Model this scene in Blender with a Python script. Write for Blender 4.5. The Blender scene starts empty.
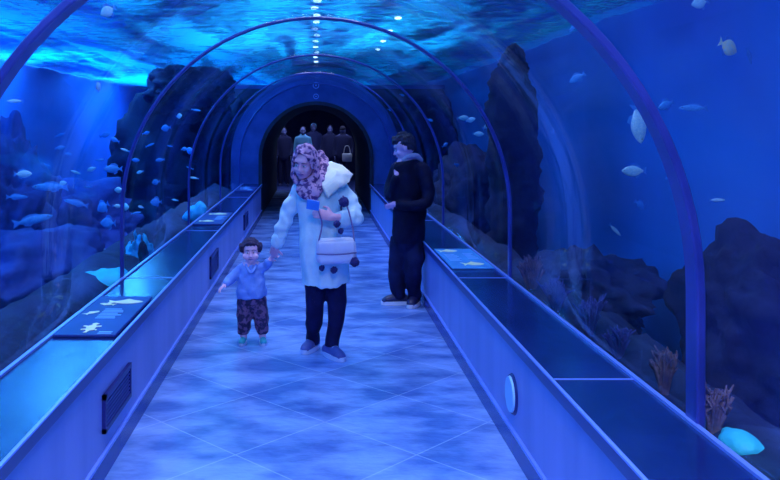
import bpy, bmesh, math, random
from mathutils import Vector, Matrix, noise, Euler
random.seed(7)
sc = bpy.context.scene
COL = sc.collection
V = Vector
F = 820.0; H = 1.65; VX, VY = 316.0, 126.0
def P(px, py, d):                       # reads a place off the photograph at depth d
    s = F / d
    return V(((px - VX) / s, d, H - (py - VY) / s))

# ------------------------------------------------------------------ materials
def mat(name, col, rough=.5, col2=None, nscale=5, stretch=(1,1,1), bump=0, bscale=None, metal=0, spec=.5, contrast=(.35,.65), coat=0, detail=4):
    m = bpy.data.materials.new(name); m.use_nodes = True
    nt = m.node_tree; N = nt.nodes; L = nt.links
    b = N['Principled BSDF']
    b.inputs['Base Color'].default_value = (*col, 1)
    b.inputs['Roughness'].default_value = rough
    b.inputs['Metallic'].default_value = metal
    b.inputs['Specular IOR Level'].default_value = spec
    b.inputs['Coat Weight'].default_value = coat
    tc = N.new('ShaderNodeTexCoord'); mp = N.new('ShaderNodeMapping')
    mp.inputs['Scale'].default_value = stretch
    L.new(tc.outputs['Object'], mp.inputs['Vector'])
    if col2:
        n = N.new('ShaderNodeTexNoise'); n.inputs['Scale'].default_value = nscale; n.inputs['Detail'].default_value = detail
        L.new(mp.outputs[0], n.inputs['Vector'])
        r = N.new('ShaderNodeValToRGB')
        r.color_ramp.elements[0].position = contrast[0]; r.color_ramp.elements[1].position = contrast[1]
        r.color_ramp.elements[0].color = (*col, 1); r.color_ramp.elements[1].color = (*col2, 1)
        L.new(n.outputs['Fac'], r.inputs['Fac']); L.new(r.outputs['Color'], b.inputs['Base Color'])
    if bump:
        n2 = N.new('ShaderNodeTexNoise'); n2.inputs['Scale'].default_value = bscale or nscale * 3; n2.inputs['Detail'].default_value = 5
        L.new(mp.outputs[0], n2.inputs['Vector'])
        bp = N.new('ShaderNodeBump'); bp.inputs['Strength'].default_value = bump; bp.inputs['Distance'].default_value = .02
        L.new(n2.outputs['Fac'], bp.inputs['Height']); L.new(bp.outputs['Normal'], b.inputs['Normal'])
    return m

def math_node(nt, op, a, b=None, c=None):
    n = nt.nodes.new('ShaderNodeMath'); n.operation = op
    for i, v in enumerate((a, b, c)):
        if v is None: continue
        if hasattr(v, 'links'): nt.links.new(v, n.inputs[i])
        else: n.inputs[i].default_value = v
    return n.outputs[0]

def floor_material():
    m = mat('floor_tiles', (.08,.17,.52), .25, (.24,.41,.88), 2.3, (1,1.5,1), .6, 7, contrast=(.38,.62), spec=.6, detail=8)
    nt = m.node_tree; N = nt.nodes; L = nt.links; b = N['Principled BSDF']
    src = b.inputs['Base Color'].links[0].from_socket
    tc = N.new('ShaderNodeTexCoord'); sx = N.new('ShaderNodeSeparateXYZ'); L.new(tc.outputs['Object'], sx.inputs[0])
    x, y = sx.outputs[0], sx.outputs[1]
    masks = []
    cells = []
    for op, off in (('ADD', 4.62), ('SUBTRACT', -4.52)):
        t = math_node(nt, op, x, y)
        t = math_node(nt, 'SUBTRACT', t, off)
        t = math_node(nt, 'DIVIDE', t, .91)
        cells.append(math_node(nt, 'FLOOR', t))
        t = math_node(nt, 'ADD', t, .5)
        t = math_node(nt, 'FRACT', t)
        t = math_node(nt, 'SUBTRACT', t, .5)
        t = math_node(nt, 'ABSOLUTE', t)
        masks.append(math_node(nt, 'LESS_THAN', t, .0062))
    g = math_node(nt, 'MAXIMUM', masks[0], masks[1])
    cx = N.new('ShaderNodeCombineXYZ'); L.new(cells[0], cx.inputs[0]); L.new(cells[1], cx.inputs[1])
    wn = N.new('ShaderNodeTexWhiteNoise'); L.new(cx.outputs[0], wn.inputs['Vector'])
    k = math_node(nt, 'MULTIPLY_ADD', wn.outputs['Value'], .22, .86)
    vm = N.new('ShaderNodeMixRGB'); vm.blend_type = 'MULTIPLY'; vm.inputs[0].default_value = 1
    L.new(src, vm.inputs[1]); cc = N.new('ShaderNodeCombineXYZ')
    for i in range(3): L.new(k, cc.inputs[i])
    L.new(cc.outputs[0], vm.inputs[2])
    mx = N.new('ShaderNodeMixRGB'); L.new(math_node(nt, 'MULTIPLY', g, .33), mx.inputs[0]); L.new(vm.outputs[0], mx.inputs[1]); mx.inputs[2].default_value = (.5,.7,1,1)
    L.new(mx.outputs[0], b.inputs['Base Color'])
    return m

def acrylic_material():
    m = bpy.data.materials.new('acrylic'); m.use_nodes = True; nt = m.node_tree; N = nt.nodes; L = nt.links
    N.clear(); out = N.new('ShaderNodeOutputMaterial')
    tr = N.new('ShaderNodeBsdfTransparent'); tr.inputs[0].default_value = (.95,.97,1,1)
    gl = N.new('ShaderNodeBsdfGlossy'); gl.inputs[0].default_value = (.8,.88,1,1); gl.inputs['Roughness'].default_value = .06
    lw = N.new('ShaderNodeLayerWeight'); lw.inputs['Blend'].default_value = .5
    t = math_node(nt, 'POWER', lw.outputs['Facing'], 3.0)
    t = math_node(nt, 'MULTIPLY_ADD', t, .30, .035)
    mx = N.new('ShaderNodeMixShader'); L.new(t, mx.inputs[0]); L.new(tr.outputs[0], mx.inputs[1]); L.new(gl.outputs[0], mx.inputs[2])
    tc = N.new('ShaderNodeTexCoord'); mp = N.new('ShaderNodeMapping'); mp.inputs['Scale'].default_value = (1,1.2,.25); L.new(tc.outputs['Object'], mp.inputs[0])
    n = N.new('ShaderNodeTexNoise'); n.inputs['Scale'].default_value = 9; n.inputs['Detail'].default_value = 3; L.new(mp.outputs[0], n.inputs[0])
    bp = N.new('ShaderNodeBump'); bp.inputs['Strength'].default_value = .12; bp.inputs['Distance'].default_value = .02
    L.new(n.outputs['Fac'], bp.inputs['Height']); L.new(bp.outputs[0], gl.inputs['Normal'])
    L.new(mx.outputs[0], out.inputs[0]); return m

def water_material():
    m = bpy.data.materials.new('water_surface'); m.use_nodes = True; nt = m.node_tree; N = nt.nodes; L = nt.links
    N.clear(); out = N.new('ShaderNodeOutputMaterial')
    tr = N.new('ShaderNodeBsdfTransparent'); tr.inputs[0].default_value = (.75,.85,1,1)
    gl = N.new('ShaderNodeBsdfGlossy'); gl.inputs[0].default_value = (.35,.55,1,1); gl.inputs['Roughness'].default_value = .12
    tl = N.new('ShaderNodeBsdfTranslucent'); tl.inputs[0].default_value = (.01,.50,1,1)
    tc = N.new('ShaderNodeTexCoord')
    mp = N.new('ShaderNodeMapping'); mp.inputs['Scale'].default_value = (1.25,.20,1); L.new(tc.outputs['Object'], mp.inputs[0])
    big = N.new('ShaderNodeTexNoise'); big.inputs['Scale'].default_value = .85; big.inputs['Detail'].default_value = 5; big.inputs['Distortion'].default_value = .9; L.new(mp.outputs[0], big.inputs[0])
    mp2 = N.new('ShaderNodeMapping'); mp2.inputs['Scale'].default_value = (1.6,2.6,1); L.new(tc.outputs['Object'], mp2.inputs[0])
    rip = N.new('ShaderNodeTexNoise'); rip.inputs['Scale'].default_value = 2.6; rip.inputs['Detail'].default_value = 6; rip.inputs['Distortion'].default_value = 1.2; L.new(mp2.outputs[0], rip.inputs[0])
    s = math_node(nt, 'MULTIPLY', rip.outputs['Fac'], .55)
    s = math_node(nt, 'ADD', s, big.outputs['Fac'])
    r = N.new('ShaderNodeValToRGB'); r.color_ramp.elements[0].position = .66; r.color_ramp.elements[1].position = .86
    L.new(s, r.inputs[0])
    bp = N.new('ShaderNodeBump'); bp.inputs['Strength'].default_value = 1; bp.inputs['Distance'].default_value = .12
    L.new(rip.outputs['Fac'], bp.inputs['Height'])
    for g in (gl, tl): L.new(bp.outputs[0], g.inputs['Normal'])
    a = N.new('ShaderNodeMixShader'); a.inputs[0].default_value = .55; L.new(tl.outputs[0], a.inputs[1]); L.new(tr.outputs[0], a.inputs[2])
    mx = N.new('ShaderNodeMixShader'); L.new(math_node(nt, 'MULTIPLY_ADD', r.outputs[0], .86, .04), mx.inputs[0]); L.new(gl.outputs[0], mx.inputs[1]); L.new(a.outputs[0], mx.inputs[2])
    L.new(mx.outputs[0], out.inputs[0]); return m

def glow(name, col, strength):
    m = bpy.data.materials.new(name); m.use_nodes = True; nt = m.node_tree; nt.nodes.clear()
    e = nt.nodes.new('ShaderNodeEmission'); e.inputs[0].default_value = (*col,1); e.inputs[1].default_value = strength
    o = nt.nodes.new('ShaderNodeOutputMaterial'); nt.links.new(e.outputs[0], o.inputs[0]); return m

M = {}
M['floor'] = floor_material()
M['acrylic'] = acrylic_material()
M['water'] = water_material()
M['plinth'] = mat('painted_panel', (.19,.25,.60), .42, (.27,.32,.70), 2.2, (1,1.5,.25), .05)
M['ledge'] = mat('dark_ledge', (.006,.015,.10), .2, (.010,.025,.15), 3, spec=.45, bump=.12, bscale=7)
M['trim'] = mat('ledge_trim', (.02,.035,.22), .3)
M['edge'] = mat('bright_edging', (.22,.36,.95), .3, metal=.3)
M['skirting'] = mat('skirting', (.02,.04,.30), .25)
M['rib'] = mat('rib_metal', (.02,.035,.26), .3, (.04,.055,.36), 4, spec=.7)
M['concrete'] = mat('painted_bulkhead', (.02,.05,.26), .5, (.045,.09,.38), 3, bump=.3)
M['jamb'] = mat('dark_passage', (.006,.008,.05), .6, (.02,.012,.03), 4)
M['tank'] = mat('tank_paint', (.02,.16,.55), .7, (.03,.24,.80), .5, (1,1,.2), 0, contrast=(.3,.7))
M['tank_floor'] = mat('tank_floor', (.004,.03,.24), .8, (.01,.06,.36), 1, bump=.5)
M['rock'] = mat('dark_rock', (.003,.010,.05), .85, (.012,.03,.11), 5, bump=.9, bscale=14)
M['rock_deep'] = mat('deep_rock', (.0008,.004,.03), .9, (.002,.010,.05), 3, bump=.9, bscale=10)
M['rock_blue'] = mat('blue_rock', (.004,.03,.22), .8, (.01,.055,.34), 4, bump=.8, bscale=9)
M['coral_brown'] = mat('brown_coral', (.09,.07,.16), .8, (.25,.17,.22), 16, bump=.6)
M['coral_blue'] = mat('dusky_coral', (.03,.05,.24), .8, (.08,.10,.36), 12, bump=.6)
M['cyan'] = mat('cyan_stone', (.04,.72,.95), .6, (.06,.85,1), 6, bump=.6)
M['cyan_deep'] = mat('cyan_coral', (.02,.40,.78), .7, (.03,.58,.9), 8, bump=.6)
M['fish_pale'] = mat('pale_fish', (.30,.72,.95), .4, (.55,.92,1), 14)
M['fish_blue'] = mat('blue_fish', (.03,.28,.78), .5, (.07,.45,.92), 14)
M['fish_gold'] = mat('gold_fish', (.55,.95,.85), .4, (1,1,.5), 9)
M['fin'] = mat('fin', (.04,.28,.8), .5)
M['ray'] = mat('ray', (.02,.16,.62), .5, (.04,.24,.75), 4)
M['black'] = mat('black', (.004,.004,.012), .3)
M['white'] = mat('white', (.75,.8,.9), .4)
M['panel'] = mat('info_board', (.012,.035,.22), .45, (.02,.05,.28), 3, spec=.25)
M['panel_light'] = mat('info_board_light', (.06,.30,.78), .25, (.08,.38,.85), 8)
M['print_gold'] = mat('print_gold', (.75,.80,.42), .4, (.6,.75,.6), 20)
M['print_pale'] = mat('print_pale', (.16,.42,.85), .4)
M['vent'] = mat('vent_metal', (.012,.015,.16), .4)
M['vent_slat'] = mat('vent_slat', (.025,.03,.26), .35)
M['disc'] = mat('pale_disc', (.30,.62,.95), .35)
M['sign'] = mat('sign_ring', (.22,.36,.90), .4)
M['skin_w'] = mat('skin_woman', (.78,.40,.56), .5, (.86,.46,.60), 10)
M['skin_c'] = mat('skin_child', (.80,.47,.66), .5, (.88,.52,.70), 10)
M['skin_m'] = mat('skin_man', (.70,.40,.62), .5)
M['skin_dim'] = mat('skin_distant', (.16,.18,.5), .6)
M['lip'] = mat('lip', (.32,.13,.34), .5)
M['hair'] = mat('dark_hair', (.006,.005,.03), .6, (.016,.011,.06), 40, bump=.6)
M['hair_c'] = mat('child_hair', (.015,.010,.06), .7, (.03,.02,.10), 50, bump=.6)
M['coat'] = mat('pale_coat', (.52,.74,.88), .75, (.66,.86,.95), 9, bump=.5, bscale=14)
M['hood'] = mat('cream_vest', (.95,.92,.78), .8, (.98,.95,.84), 9, bump=.4)
M['scarf'] = mat('patterned_scarf', (.09,.035,.18), .75, (.62,.34,.54), 34, bump=.5, bscale=22, contrast=(.44,.54), detail=2)
M['navy'] = mat('navy_trousers', (.005,.006,.05), .8, (.009,.010,.075), 9, bump=.4, spec=.15)
M['shoe'] = mat('grey_shoe', (.05,.08,.34), .6, (.08,.12,.42), 20)
M['sole'] = mat('shoe_sole', (.45,.6,.9), .5)
M['sole_d'] = mat('dark_sole', (.01,.012,.08), .5)
M['hoodie'] = mat('child_top', (.13,.27,.74), .8, (.19,.34,.80), 12, bump=.5, bscale=20)
M['camo'] = mat('child_trousers', (.02,.014,.08), .8, (.16,.08,.20), 30, contrast=(.46,.56), detail=2)
M['teal'] = mat('teal_shoe', (.03,.40,.52), .6)
M['jacket'] = mat('black_jacket', (.003,.003,.022), .7, (.005,.006,.04), 9, spec=.15, bump=.6, bscale=12)
M['jeans'] = mat('dark_jeans', (.004,.005,.04), .8, (.010,.015,.08), 7, bump=.4, spec=.15)
M['collar'] = mat('grey_collar', (.50,.42,.62), .8)
M['bag'] = mat('white_bag', (.62,.64,.86), .5, (.74,.74,.92), 6, bump=.2)
M['bag_seam'] = mat('bag_seam', (.20,.15,.36), .6)
M['pom'] = mat('dark_pompom', (.03,.03,.20), .9, (.06,.05,.28), 60, bump=1)
M['phone'] = mat('blue_phone', (.04,.26,.85), .3)
M['crowd_light'] = mat('light_blue_top', (.16,.48,.92), .8)
M['crowd_dark'] = mat('dark_top', (.01,.012,.09), .8)
M['crowd_mid'] = mat('dusky_top', (.03,.04,.2), .8)
M['room'] = mat('far_room', (.03,.06,.34), .6, (.05,.09,.42), 2)
M['lamp'] = glow('lamp_glow', (.62,.85,1), 10)

# ------------------------------------------------------------------ objects
def wloc(o):
    v = V((0,0,0))
    while o: v = v + o.location; o = o.parent
    return v
def obj(name, bm, m, parent=None, origin=None, smooth=True, **props):
    base = wloc(parent) if parent else (V(origin) if origin is not None else V((0,0,0)))
    for v in bm.verts: v.co -= base
    me = bpy.data.meshes.new(name); bm.normal_update(); bm.to_mesh(me); bm.free()
    me.materials.append(M[m] if isinstance(m, str) else m)
    for p in me.polygons: p.use_smooth = smooth
    o = bpy.data.objects.new(name, me); COL.objects.link(o)
    if parent: o.parent = parent
    elif origin is not None: o.location = base
    for k, v in props.items(): o[k] = v
    return o
def thing(name, label, cat, loc, group=None):
    o = bpy.data.objects.new(name, None); COL.objects.link(o); o.location = loc
    o['label'] = label; o['category'] = cat
    if group: o['group'] = group
    return o
def struct(name, bm, m, smooth=False):
    return obj(name, bm, m, None, None, smooth, kind='structure')
def box(bm, x0, x1, y0, y1, z0, z1, bev=0):
    r = bmesh.ops.create_cube(bm, size=1)
    for v in r['verts']:
        v.co = V(((x0+x1)/2 + v.co.x*(x1-x0), (y0+y1)/2 + v.co.y*(y1-y0), (z0+z1)/2 + v.co.z*(z1-z0)))
    if bev:
        es = list({e for v in r['verts'] for e in v.link_edges})
        bmesh.ops.bevel(bm, geom=es, offset=bev, segments=2, affect='EDGES', profile=.5)
    return bm
def ell(bm, c, r, rot=None, sub=3):
    q = bmesh.ops.create_icosphere(bm, subdivisions=sub, radius=1)
    for v in q['verts']:
        p = V((v.co.x*r[0], v.co.y*r[1], v.co.z*r[2]))
        if rot is not None: p = rot @ p
        v.co = V(c) + p
    return q['verts']
def cat(a, b, c, d, t):
    return .5*((2*b) + (c-a)*t + (2*a-5*b+4*c-d)*t*t + (3*b-a-3*c+d)*t*t*t)
def tube(bm, pts, rads, side=None, n=16, res=4, cap='round'):
    pts = [V(p) for p in pts]; rads = [(r, r) if isinstance(r, (int, float)) else r for r in rads]
    A = []; R = []
    k = len(pts)
    for i in range(k-1):
        i0, i3 = max(i-1, 0), min(i+2, k-1)
        for j in range(res):
            t = j/res
            A.append(cat(pts[i0], pts[i], pts[i+1], pts[i3], t))
            R.append(tuple(max(.0005, cat(rads[i0][q], rads[i][q], rads[i+1][q], rads[i3][q], t)) for q in (0,1)))
    A.append(pts[-1]); R.append(rads[-1])
    T = [(A[min(i+1, len(A)-1)] - A[max(i-1, 0)]).normalized() for i in range(len(A))]
    if cap == 'round':
        pre, post = [], []
        for ang in (25, 50, 72):
            c, s_ = math.cos(math.radians(ang)), math.sin(math.radians(ang))
            post.append((A[-1] + T[-1]*min(R[-1])*s_, (R[-1][0]*c, R[-1][1]*c)))
            pre.insert(0, (A[0] - T[0]*min(R[0])*s_, (R[0][0]*c, R[0][1]*c)))
        A = [p for p,_ in pre] + A + [p for p,_ in post]; R = [r for _,r in pre] + R + [r for _,r in post]
        T = [T[0]]*3 + T + [T[-1]]*3
    prev = None; rings = []
    for i, (a, r, t) in enumerate(zip(A, R, T)):
        s = V(side) if side is not None else (prev if prev is not None else (V((0,0,1)) if abs(t.z) < .9 else V((1,0,0))))
        s = s - t*s.dot(t)
        if s.length < 1e-4: s = t.orthogonal()
        s.normalize(); prev = s; b = t.cross(s)
        rings.append([bm.verts.new(a + s*math.cos(2*math.pi*q/n)*r[0] + b*math.sin(2*math.pi*q/n)*r[1]) for q in range(n)])
    for a, b in zip(rings, rings[1:]):
        for q in range(n): bm.faces.new((a[q], a[(q+1)%n], b[(q+1)%n], b[q]))
    bm.faces.new(rings[0][::-1]); bm.faces.new(rings[-1])
    return bm
def remeshed(name, bm, m, parent, voxel=.008, smooth=3, disp=None, fold=0, **props):
    base = wloc(parent)
    bmesh.ops.recalc_face_normals(bm, faces=bm.faces)
    me = bpy.data.meshes.new('tmp'); bm.to_mesh(me); bm.free()
    o = bpy.data.objects.new('tmp', me); COL.objects.link(o)
    r = o.modifiers.new('r', 'REMESH'); r.mode = 'VOXEL'; r.voxel_size = voxel
    s = o.modifiers.new('s', 'SMOOTH'); s.iterations = smooth; s.factor = .5
    dg = bpy.context.evaluated_depsgraph_get(); dg.update()
    me2 = bpy.data.meshes.new_from_object(o.evaluated_get(dg)); me2.name = name
    bpy.data.objects.remove(o); bpy.data.meshes.remove(me)
    b2 = bmesh.new(); b2.from_mesh(me2)
    if disp:
        b2.normal_update()
        amp, fr = disp
        for v in b2.verts:
            v.co += v.normal * amp * noise.noise(v.co*fr)
            if fold: v.co += v.normal * fold * (math.sin(v.co.x*52 + 3*noise.noise(v.co*4)) * .5 + noise.noise(V((v.co.x*26, v.co.y*20, v.co.z*5))))
    bpy.data.meshes.remove(me2)
    return obj(name, b2, m, parent, **props)

# ------------------------------------------------------------------ tunnel shell
R0, ZC, XL, XG, ZL = 1.35, 1.05, 1.0, 1.34, .59
RIBS = [-2.8, .05, 2.93, 5.72, 8.72, 11.6, 14.5]
def profile(r, n=44, zbot=.50):
    pts = [(-r, zbot), (-r, .78)]
    for i in range(n+1):
        a = math.pi - math.pi*i/n
        pts.append((r*math.cos(a), ZC + r*math.sin(a)))
    pts += [(r, .78), (r, zbot)]
    return pts
def arch_shell(bm, r_in, r_out, y0, y1, n=44, zbot=.50):
    a, b = profile(r_in, n, zbot), profile(r_out, n, zbot)
    R = [[bm.verts.new((x, y, z)) for x, z in pr] for pr, y in ((a,y0),(b,y0),(b,y1),(a,y1))]
    k = len(a)
    for i in range(k-1):
        for q in range(4):
            bm.faces.new((R[q][i], R[q][i+1], R[(q+1)%4][i+1], R[(q+1)%4][i]))
    for i in (0, k-1): bm.faces.new([R[q][i] for q in range(4)])
    bmesh.ops.recalc_face_normals(bm, faces=bm.faces)
    return bm
ends = RIBS[1:] + [15.0]
for i, (a, b) in enumerate(zip(RIBS, ends)):
    struct(f'window_{i+1}', arch_shell(bmesh.new(), R0, R0+.03, a, b), 'acrylic', True)
k = 1
for y in RIBS:
    hw_, ri, ro = (.048, .010, .022) if y in (.05, 2.93) else (.028, .008, .012)
    o = struct(f'trim_{k}', arch_shell(bmesh.new(), R0-ri, R0+ro, y-hw_, y+hw_), 'rib', False); k += 1
    m_ = o.modifiers.new('b', 'BEVEL'); m_.width = .006; m_.limit_method = 'ANGLE'
struct('floor', box(bmesh.new(), -XL-.03, XL+.03, -3, 21, -.1, 0), 'floor')
for s, nm in ((-1, 'left'), (1, 'right')):
    lo, hi = sorted((s*XL, s*(XL+.05)))
    struct(f'wall_{nm}', box(bmesh.new(), lo, hi, -3, 15, 0, ZL-.05), 'plinth')
    lo, hi = sorted((s*(XL-.012), s*XL))
    struct(f'baseboard_{nm}', box(bmesh.new(), lo, hi, -3, 15, 0, .105), 'skirting')
    lo, hi = sorted((s*(XL-.016), s*(XL+.001)))
    struct(f'trim_{k}', box(bmesh.new(), lo, hi, -3, 15, .105, .121), 'edge'); k += 1
    lo, hi = sorted((s*(XL-.018), s*(XL+.03)))
    struct(f'trim_{k}', box(bmesh.new(), lo, hi, -3, 15, ZL-.058, ZL-.006, .003), 'trim'); k += 1
    lo, hi = sorted((s*(XL-.02), s*(XL-.006)))
    struct(f'trim_{k}', box(bmesh.new(), lo, hi, -3, 15, ZL-.006, ZL+.002), 'edge'); k += 1
    lo, hi = sorted((s*(XL-.006), s*XG))
    struct(f'trim_{k}', box(bmesh.new(), lo, hi, -3, 15, ZL-.05, ZL), 'ledge'); k += 1
    lo, hi = sorted((s*(XG-.014), s*(XG+.006)))
    struct(f'trim_{k}', box(bmesh.new(), lo, hi, -3, 15, ZL, ZL+.012), 'edge'); k += 1
    for yy in ((3.43, 5.72, 9.2, 12.2) if s > 0 else (5.72, 8.3, 12.2)):
        lo, hi = sorted((s*(XL-.004), s*(XG-.014)))
        struct(f'trim_{k}', box(bmesh.new(), lo, hi, yy-.006, yy+.006, ZL, ZL+.0025), 'edge'); k += 1
# bulkhead with its arched opening and the passage behind
def ring_plate(bm, r_in, r_out, y0, y1, z0):
    n = 48
    def pr(r):
        p = [(-r, z0)] + [(r*math.cos(math.pi-math.pi*i/n), ZC + r*math.sin(math.pi-math.pi*i/n)) for i in range(n+1)] + [(r, z0)]
        return p
    a, b = pr(r_in), pr(r_out)
    R = [[bm.verts.new((x, y, z)) for x, z in q] for q, y in ((a,y0),(b,y0),(b,y1),(a,y1))]
    for i in range(len(a)-1):
        for q in range(4): bm.faces.new((R[q][i], R[q][i+1], R[(q+1)%4][i+1], R[(q+1)%4][i]))
    for i in (0, len(a)-1): bm.faces.new([R[q][i] for q in range(4)])
    bmesh.ops.recalc_face_normals(bm, faces=bm.faces); return bm
struct('wall_back', ring_plate(bmesh.new(), 1.0, 1.56, 15.0, 15.2, 0), 'concrete')
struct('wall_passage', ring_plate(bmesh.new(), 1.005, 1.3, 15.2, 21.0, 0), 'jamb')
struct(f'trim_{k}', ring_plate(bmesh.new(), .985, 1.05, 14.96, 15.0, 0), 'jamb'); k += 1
struct('wall_light_block', box(bmesh.new(), -1.6, 1.6, -3.1, -3.0, -.1, 2.6), 'concrete')  # added behind the camera to keep world light out of the tunnel
# the hall beyond
bm = bmesh.new(); box(bm, -3.5, 3.5, 21, 29, -.1, 0); struct('floor_hall', bm, 'room')
for s, nm in ((-1, 'hall_left'), (1, 'hall_right')):
    lo, hi = sorted((s*3.5, s*3.6)); struct(f'wall_{nm}', box(bmesh.new(), lo, hi, 21, 29, 0, 2.6), 'room')
struct('wall_hall_back', box(bmesh.new(), -3.6, 3.6, 29, 29.1, 0, 2.6), 'room')
struct('ceiling_hall', box(bmesh.new(), -3.6, 3.6, 21, 29.1, 2.6, 2.7), 'room')
bm = ring_plate(bmesh.new(), 1.0, 3.6, 20.95, 21.05, 0)
for v in bm.verts:
    if abs(v.co.x) > 1.02 or v.co.z > 2.1: v.co.z = min(v.co.z, 2.6)
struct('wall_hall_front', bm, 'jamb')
struct(f'trim_{k}', ring_plate(bmesh.new(), 1.15, 1.22, 24.0, 24.12, 0), 'edge'); k += 1
# the tank
struct('wall_tank_left', box(bmesh.new(), -5.8, -5.6, -3, 30, -2.2, 2.95), 'tank')
struct('wall_tank_right', box(bmesh.new(), 3.3, 3.5, -3, 30, -2.2, 2.95), 'tank')
struct('wall_tank_far', box(bmesh.new(), -5.8, 3.5, 30, 30.2, -2.2, 2.95), 'tank')
struct('wall_tank_near', box(bmesh.new(), -5.8, 3.5, -3.3, -3.1, -2.2, 2.95), 'tank')
struct('floor_tank', box(bmesh.new(), -5.8, 3.5, -3.3, 30.2, -2.3, -2.1), 'tank_floor')
bm = bmesh.new(); bmesh.ops.create_grid(bm, x_segments=60, y_segments=160, size=1)
for v in bm.verts:
    x, y = -1.15 + v.co.x*4.44, 13.45 + v.co.y*16.5
    v.co = V((x, y, 2.84 + .05*noise.noise(V((x*.7, y*.9, 0))) + .025*noise.noise(V((x*2, y*2.4, 3)))))
obj('water_surface', bm, 'water', label='rippling cyan water surface above the glass tunnel', category='water', kind='stuff')

# rocky bed raised along the glass on each side
for s, nm, rx, rz in ((-1, 'left', 1.76, .60), (1, 'right', 1.66, .55)):
    bm = bmesh.new(); nx, ny = 26, 190
    g = []
    for j in range(ny):
        y = -2.9 + 17.8*j/(ny-1); row = []
        for i in range(nx):
            t = i/(nx-1)
            x = 1.425 + t*(1.8 if s > 0 else 3.4)
            if x < rx: z = .44 + (rz-.44)*((x-1.425)/(rx-1.425))
            else: z = rz - 1.9*(1-math.exp(-((x-rx)/1.2)**1.5))
            z += (.07*noise.noise(V((x*3.3, y*2.2, s*5))) + .05*noise.noise(V((x*9, y*8, s*9)))) * (1 if t > 0 else .2)
            row.append(bm.verts.new((s*x, y, z)))
        g.append(row)
    for j in range(ny-1):
        for i in range(nx-1):
            f = (g[j][i], g[j][i+1], g[j+1][i+1], g[j+1][i]); bm.faces.new(f if s > 0 else f[::-1])
    # skirt down so the bed is a solid bank
    ex = bmesh.ops.extrude_edge_only(bm, edges=[e for e in bm.edges if e.is_boundary])
    for v in ex['geom']:
        if isinstance(v, bmesh.types.BMVert): v.co.z = -2.1
    obj('rock_bed', bm, 'rock', label=f'dark rocky bed banked along the outside of the {nm} glass', category='rock bed')

def rock(name, label, cat_, c, r, m, amp=.35, fr=2.0, seed=0, sub=5, group=None, spikes=0):
    bm = bmesh.new(); vs = ell(bm, (0,0,0), (1,1,1), sub=sub)
    for v in vs:
        n = v.co.normalized()
        a = amp*noise.noise(n*fr + V((seed, 0, 0))) + amp*.5*noise.noise(n*fr*2.7 + V((0, seed, 0))) + amp*.25*noise.noise(n*fr*7)
        a += spikes*max(0, noise.noise(n*11+V((seed,0,0))))
        v.co = V((n.x*r[0], n.y*r[1], n.z*r[2]))*(1+a)
    for v in bm.verts: v.co += V(c)
    o = obj(name, bm, m, None, (c[0], c[1], c[2]-r[2]*.9), label=label, category=cat_)
    if group: o['group'] = group
    return o
def column(name, label, pts, rads, m, amp=.12, fr=3, seed=0):
    bm = bmesh.new(); tube(bm, pts, rads, n=48, res=14)
    bm.normal_update()
    for v in bm.verts:
        v.co += v.normal*(amp*noise.noise(v.co*fr+V((seed,0,0))) + amp*.6*noise.noise(v.co*fr*3.5+V((0,seed,0))) + amp*.4*abs(noise.noise(v.co*fr*9)))
    return obj(name, bm, m, None, V(pts[0]), label=label, category='rock')
# right side: tall dark pinnacle added for a person's reflection in the glass, and neighbours
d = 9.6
column('dark_pinnacle', 'tall ragged near-black pinnacle standing in for a person reflected in the right glass', [P(512,330,d), P(512,255,d), P(514,190,d), P(510,130,d), P(511,75,d), P(513,58,d)],
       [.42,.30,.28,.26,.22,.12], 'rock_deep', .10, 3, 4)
d = 8.4
column('dark_pinnacle', 'slim dark rock spire with a bulging foot just left of the nearest right-hand rib', [P(672,350,d), P(676,300,d), P(676,250,d), P(684,200,d), P(680,182,d)],
       [.28,.22,.11,.09,.04], 'rock_deep', .05, 4, 11)
rock('boulder', 'dark boulder mass beyond the right glass at the far right', 'rock', P(768,335,4.6), (.38,.8,.55), 'rock_deep', .4, 1.6, 6)
rock('boulder', 'dusky mound standing in for reflected people left of the tall dark pinnacle', 'rock', P(470,200,12.5), (.6,1.2,.75), 'rock_deep', .4, 1.8, 12)  # mound added in place of people mirrored in the glass
rock('boulder', 'faint blue rock low behind the ledge edge outside the right glass', 'rock', P(590,290,7.6), (.5,.8,.35), 'rock', .4, 1.8, 19)
# left side
rock('rock_wall', 'large dark rock wall behind the fish beyond the left glass', 'rock', P(178,180,19), (1.6,2.5,1.95), 'rock_deep', .32, 1.5, 21)
rock('rock_wall', 'dark hanging rock beneath the water surface on the left', 'rock', P(190,92,17), (.85,1.4,.55), 'rock_deep', .4, 2.2, 25)
rock('rock_wall', 'dark rock face flanking the far end of the left glass', 'rock', P(222,150,21), (.8,2.2,1.35), 'rock_deep', .3, 1.8, 28)
rock('rock_wall', 'dark rock face flanking the far end of the right glass', 'rock', P(425,150,21), (1.0,2.2,1.35), 'rock_deep', .3, 1.8, 31)
rock('boulder', 'broad blue boulder low at the left edge outside the glass', 'rock', P(20,290,7.6), (.8,1.2,.5), 'rock_blue', .4, 1.8, 33)
rock('boulder', 'rounded blue reef rock in mid-water distance outside the left glass', 'rock', P(60,235,13), (1.1,1.3,.8), 'rock_blue', .45, 2, 36)
rock('boulder', 'upright blue reef rock at the left picture edge beyond the glass', 'rock', P(8,220,9.5), (.45,.8,.95), 'rock_blue', .45, 2.1, 39)

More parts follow.
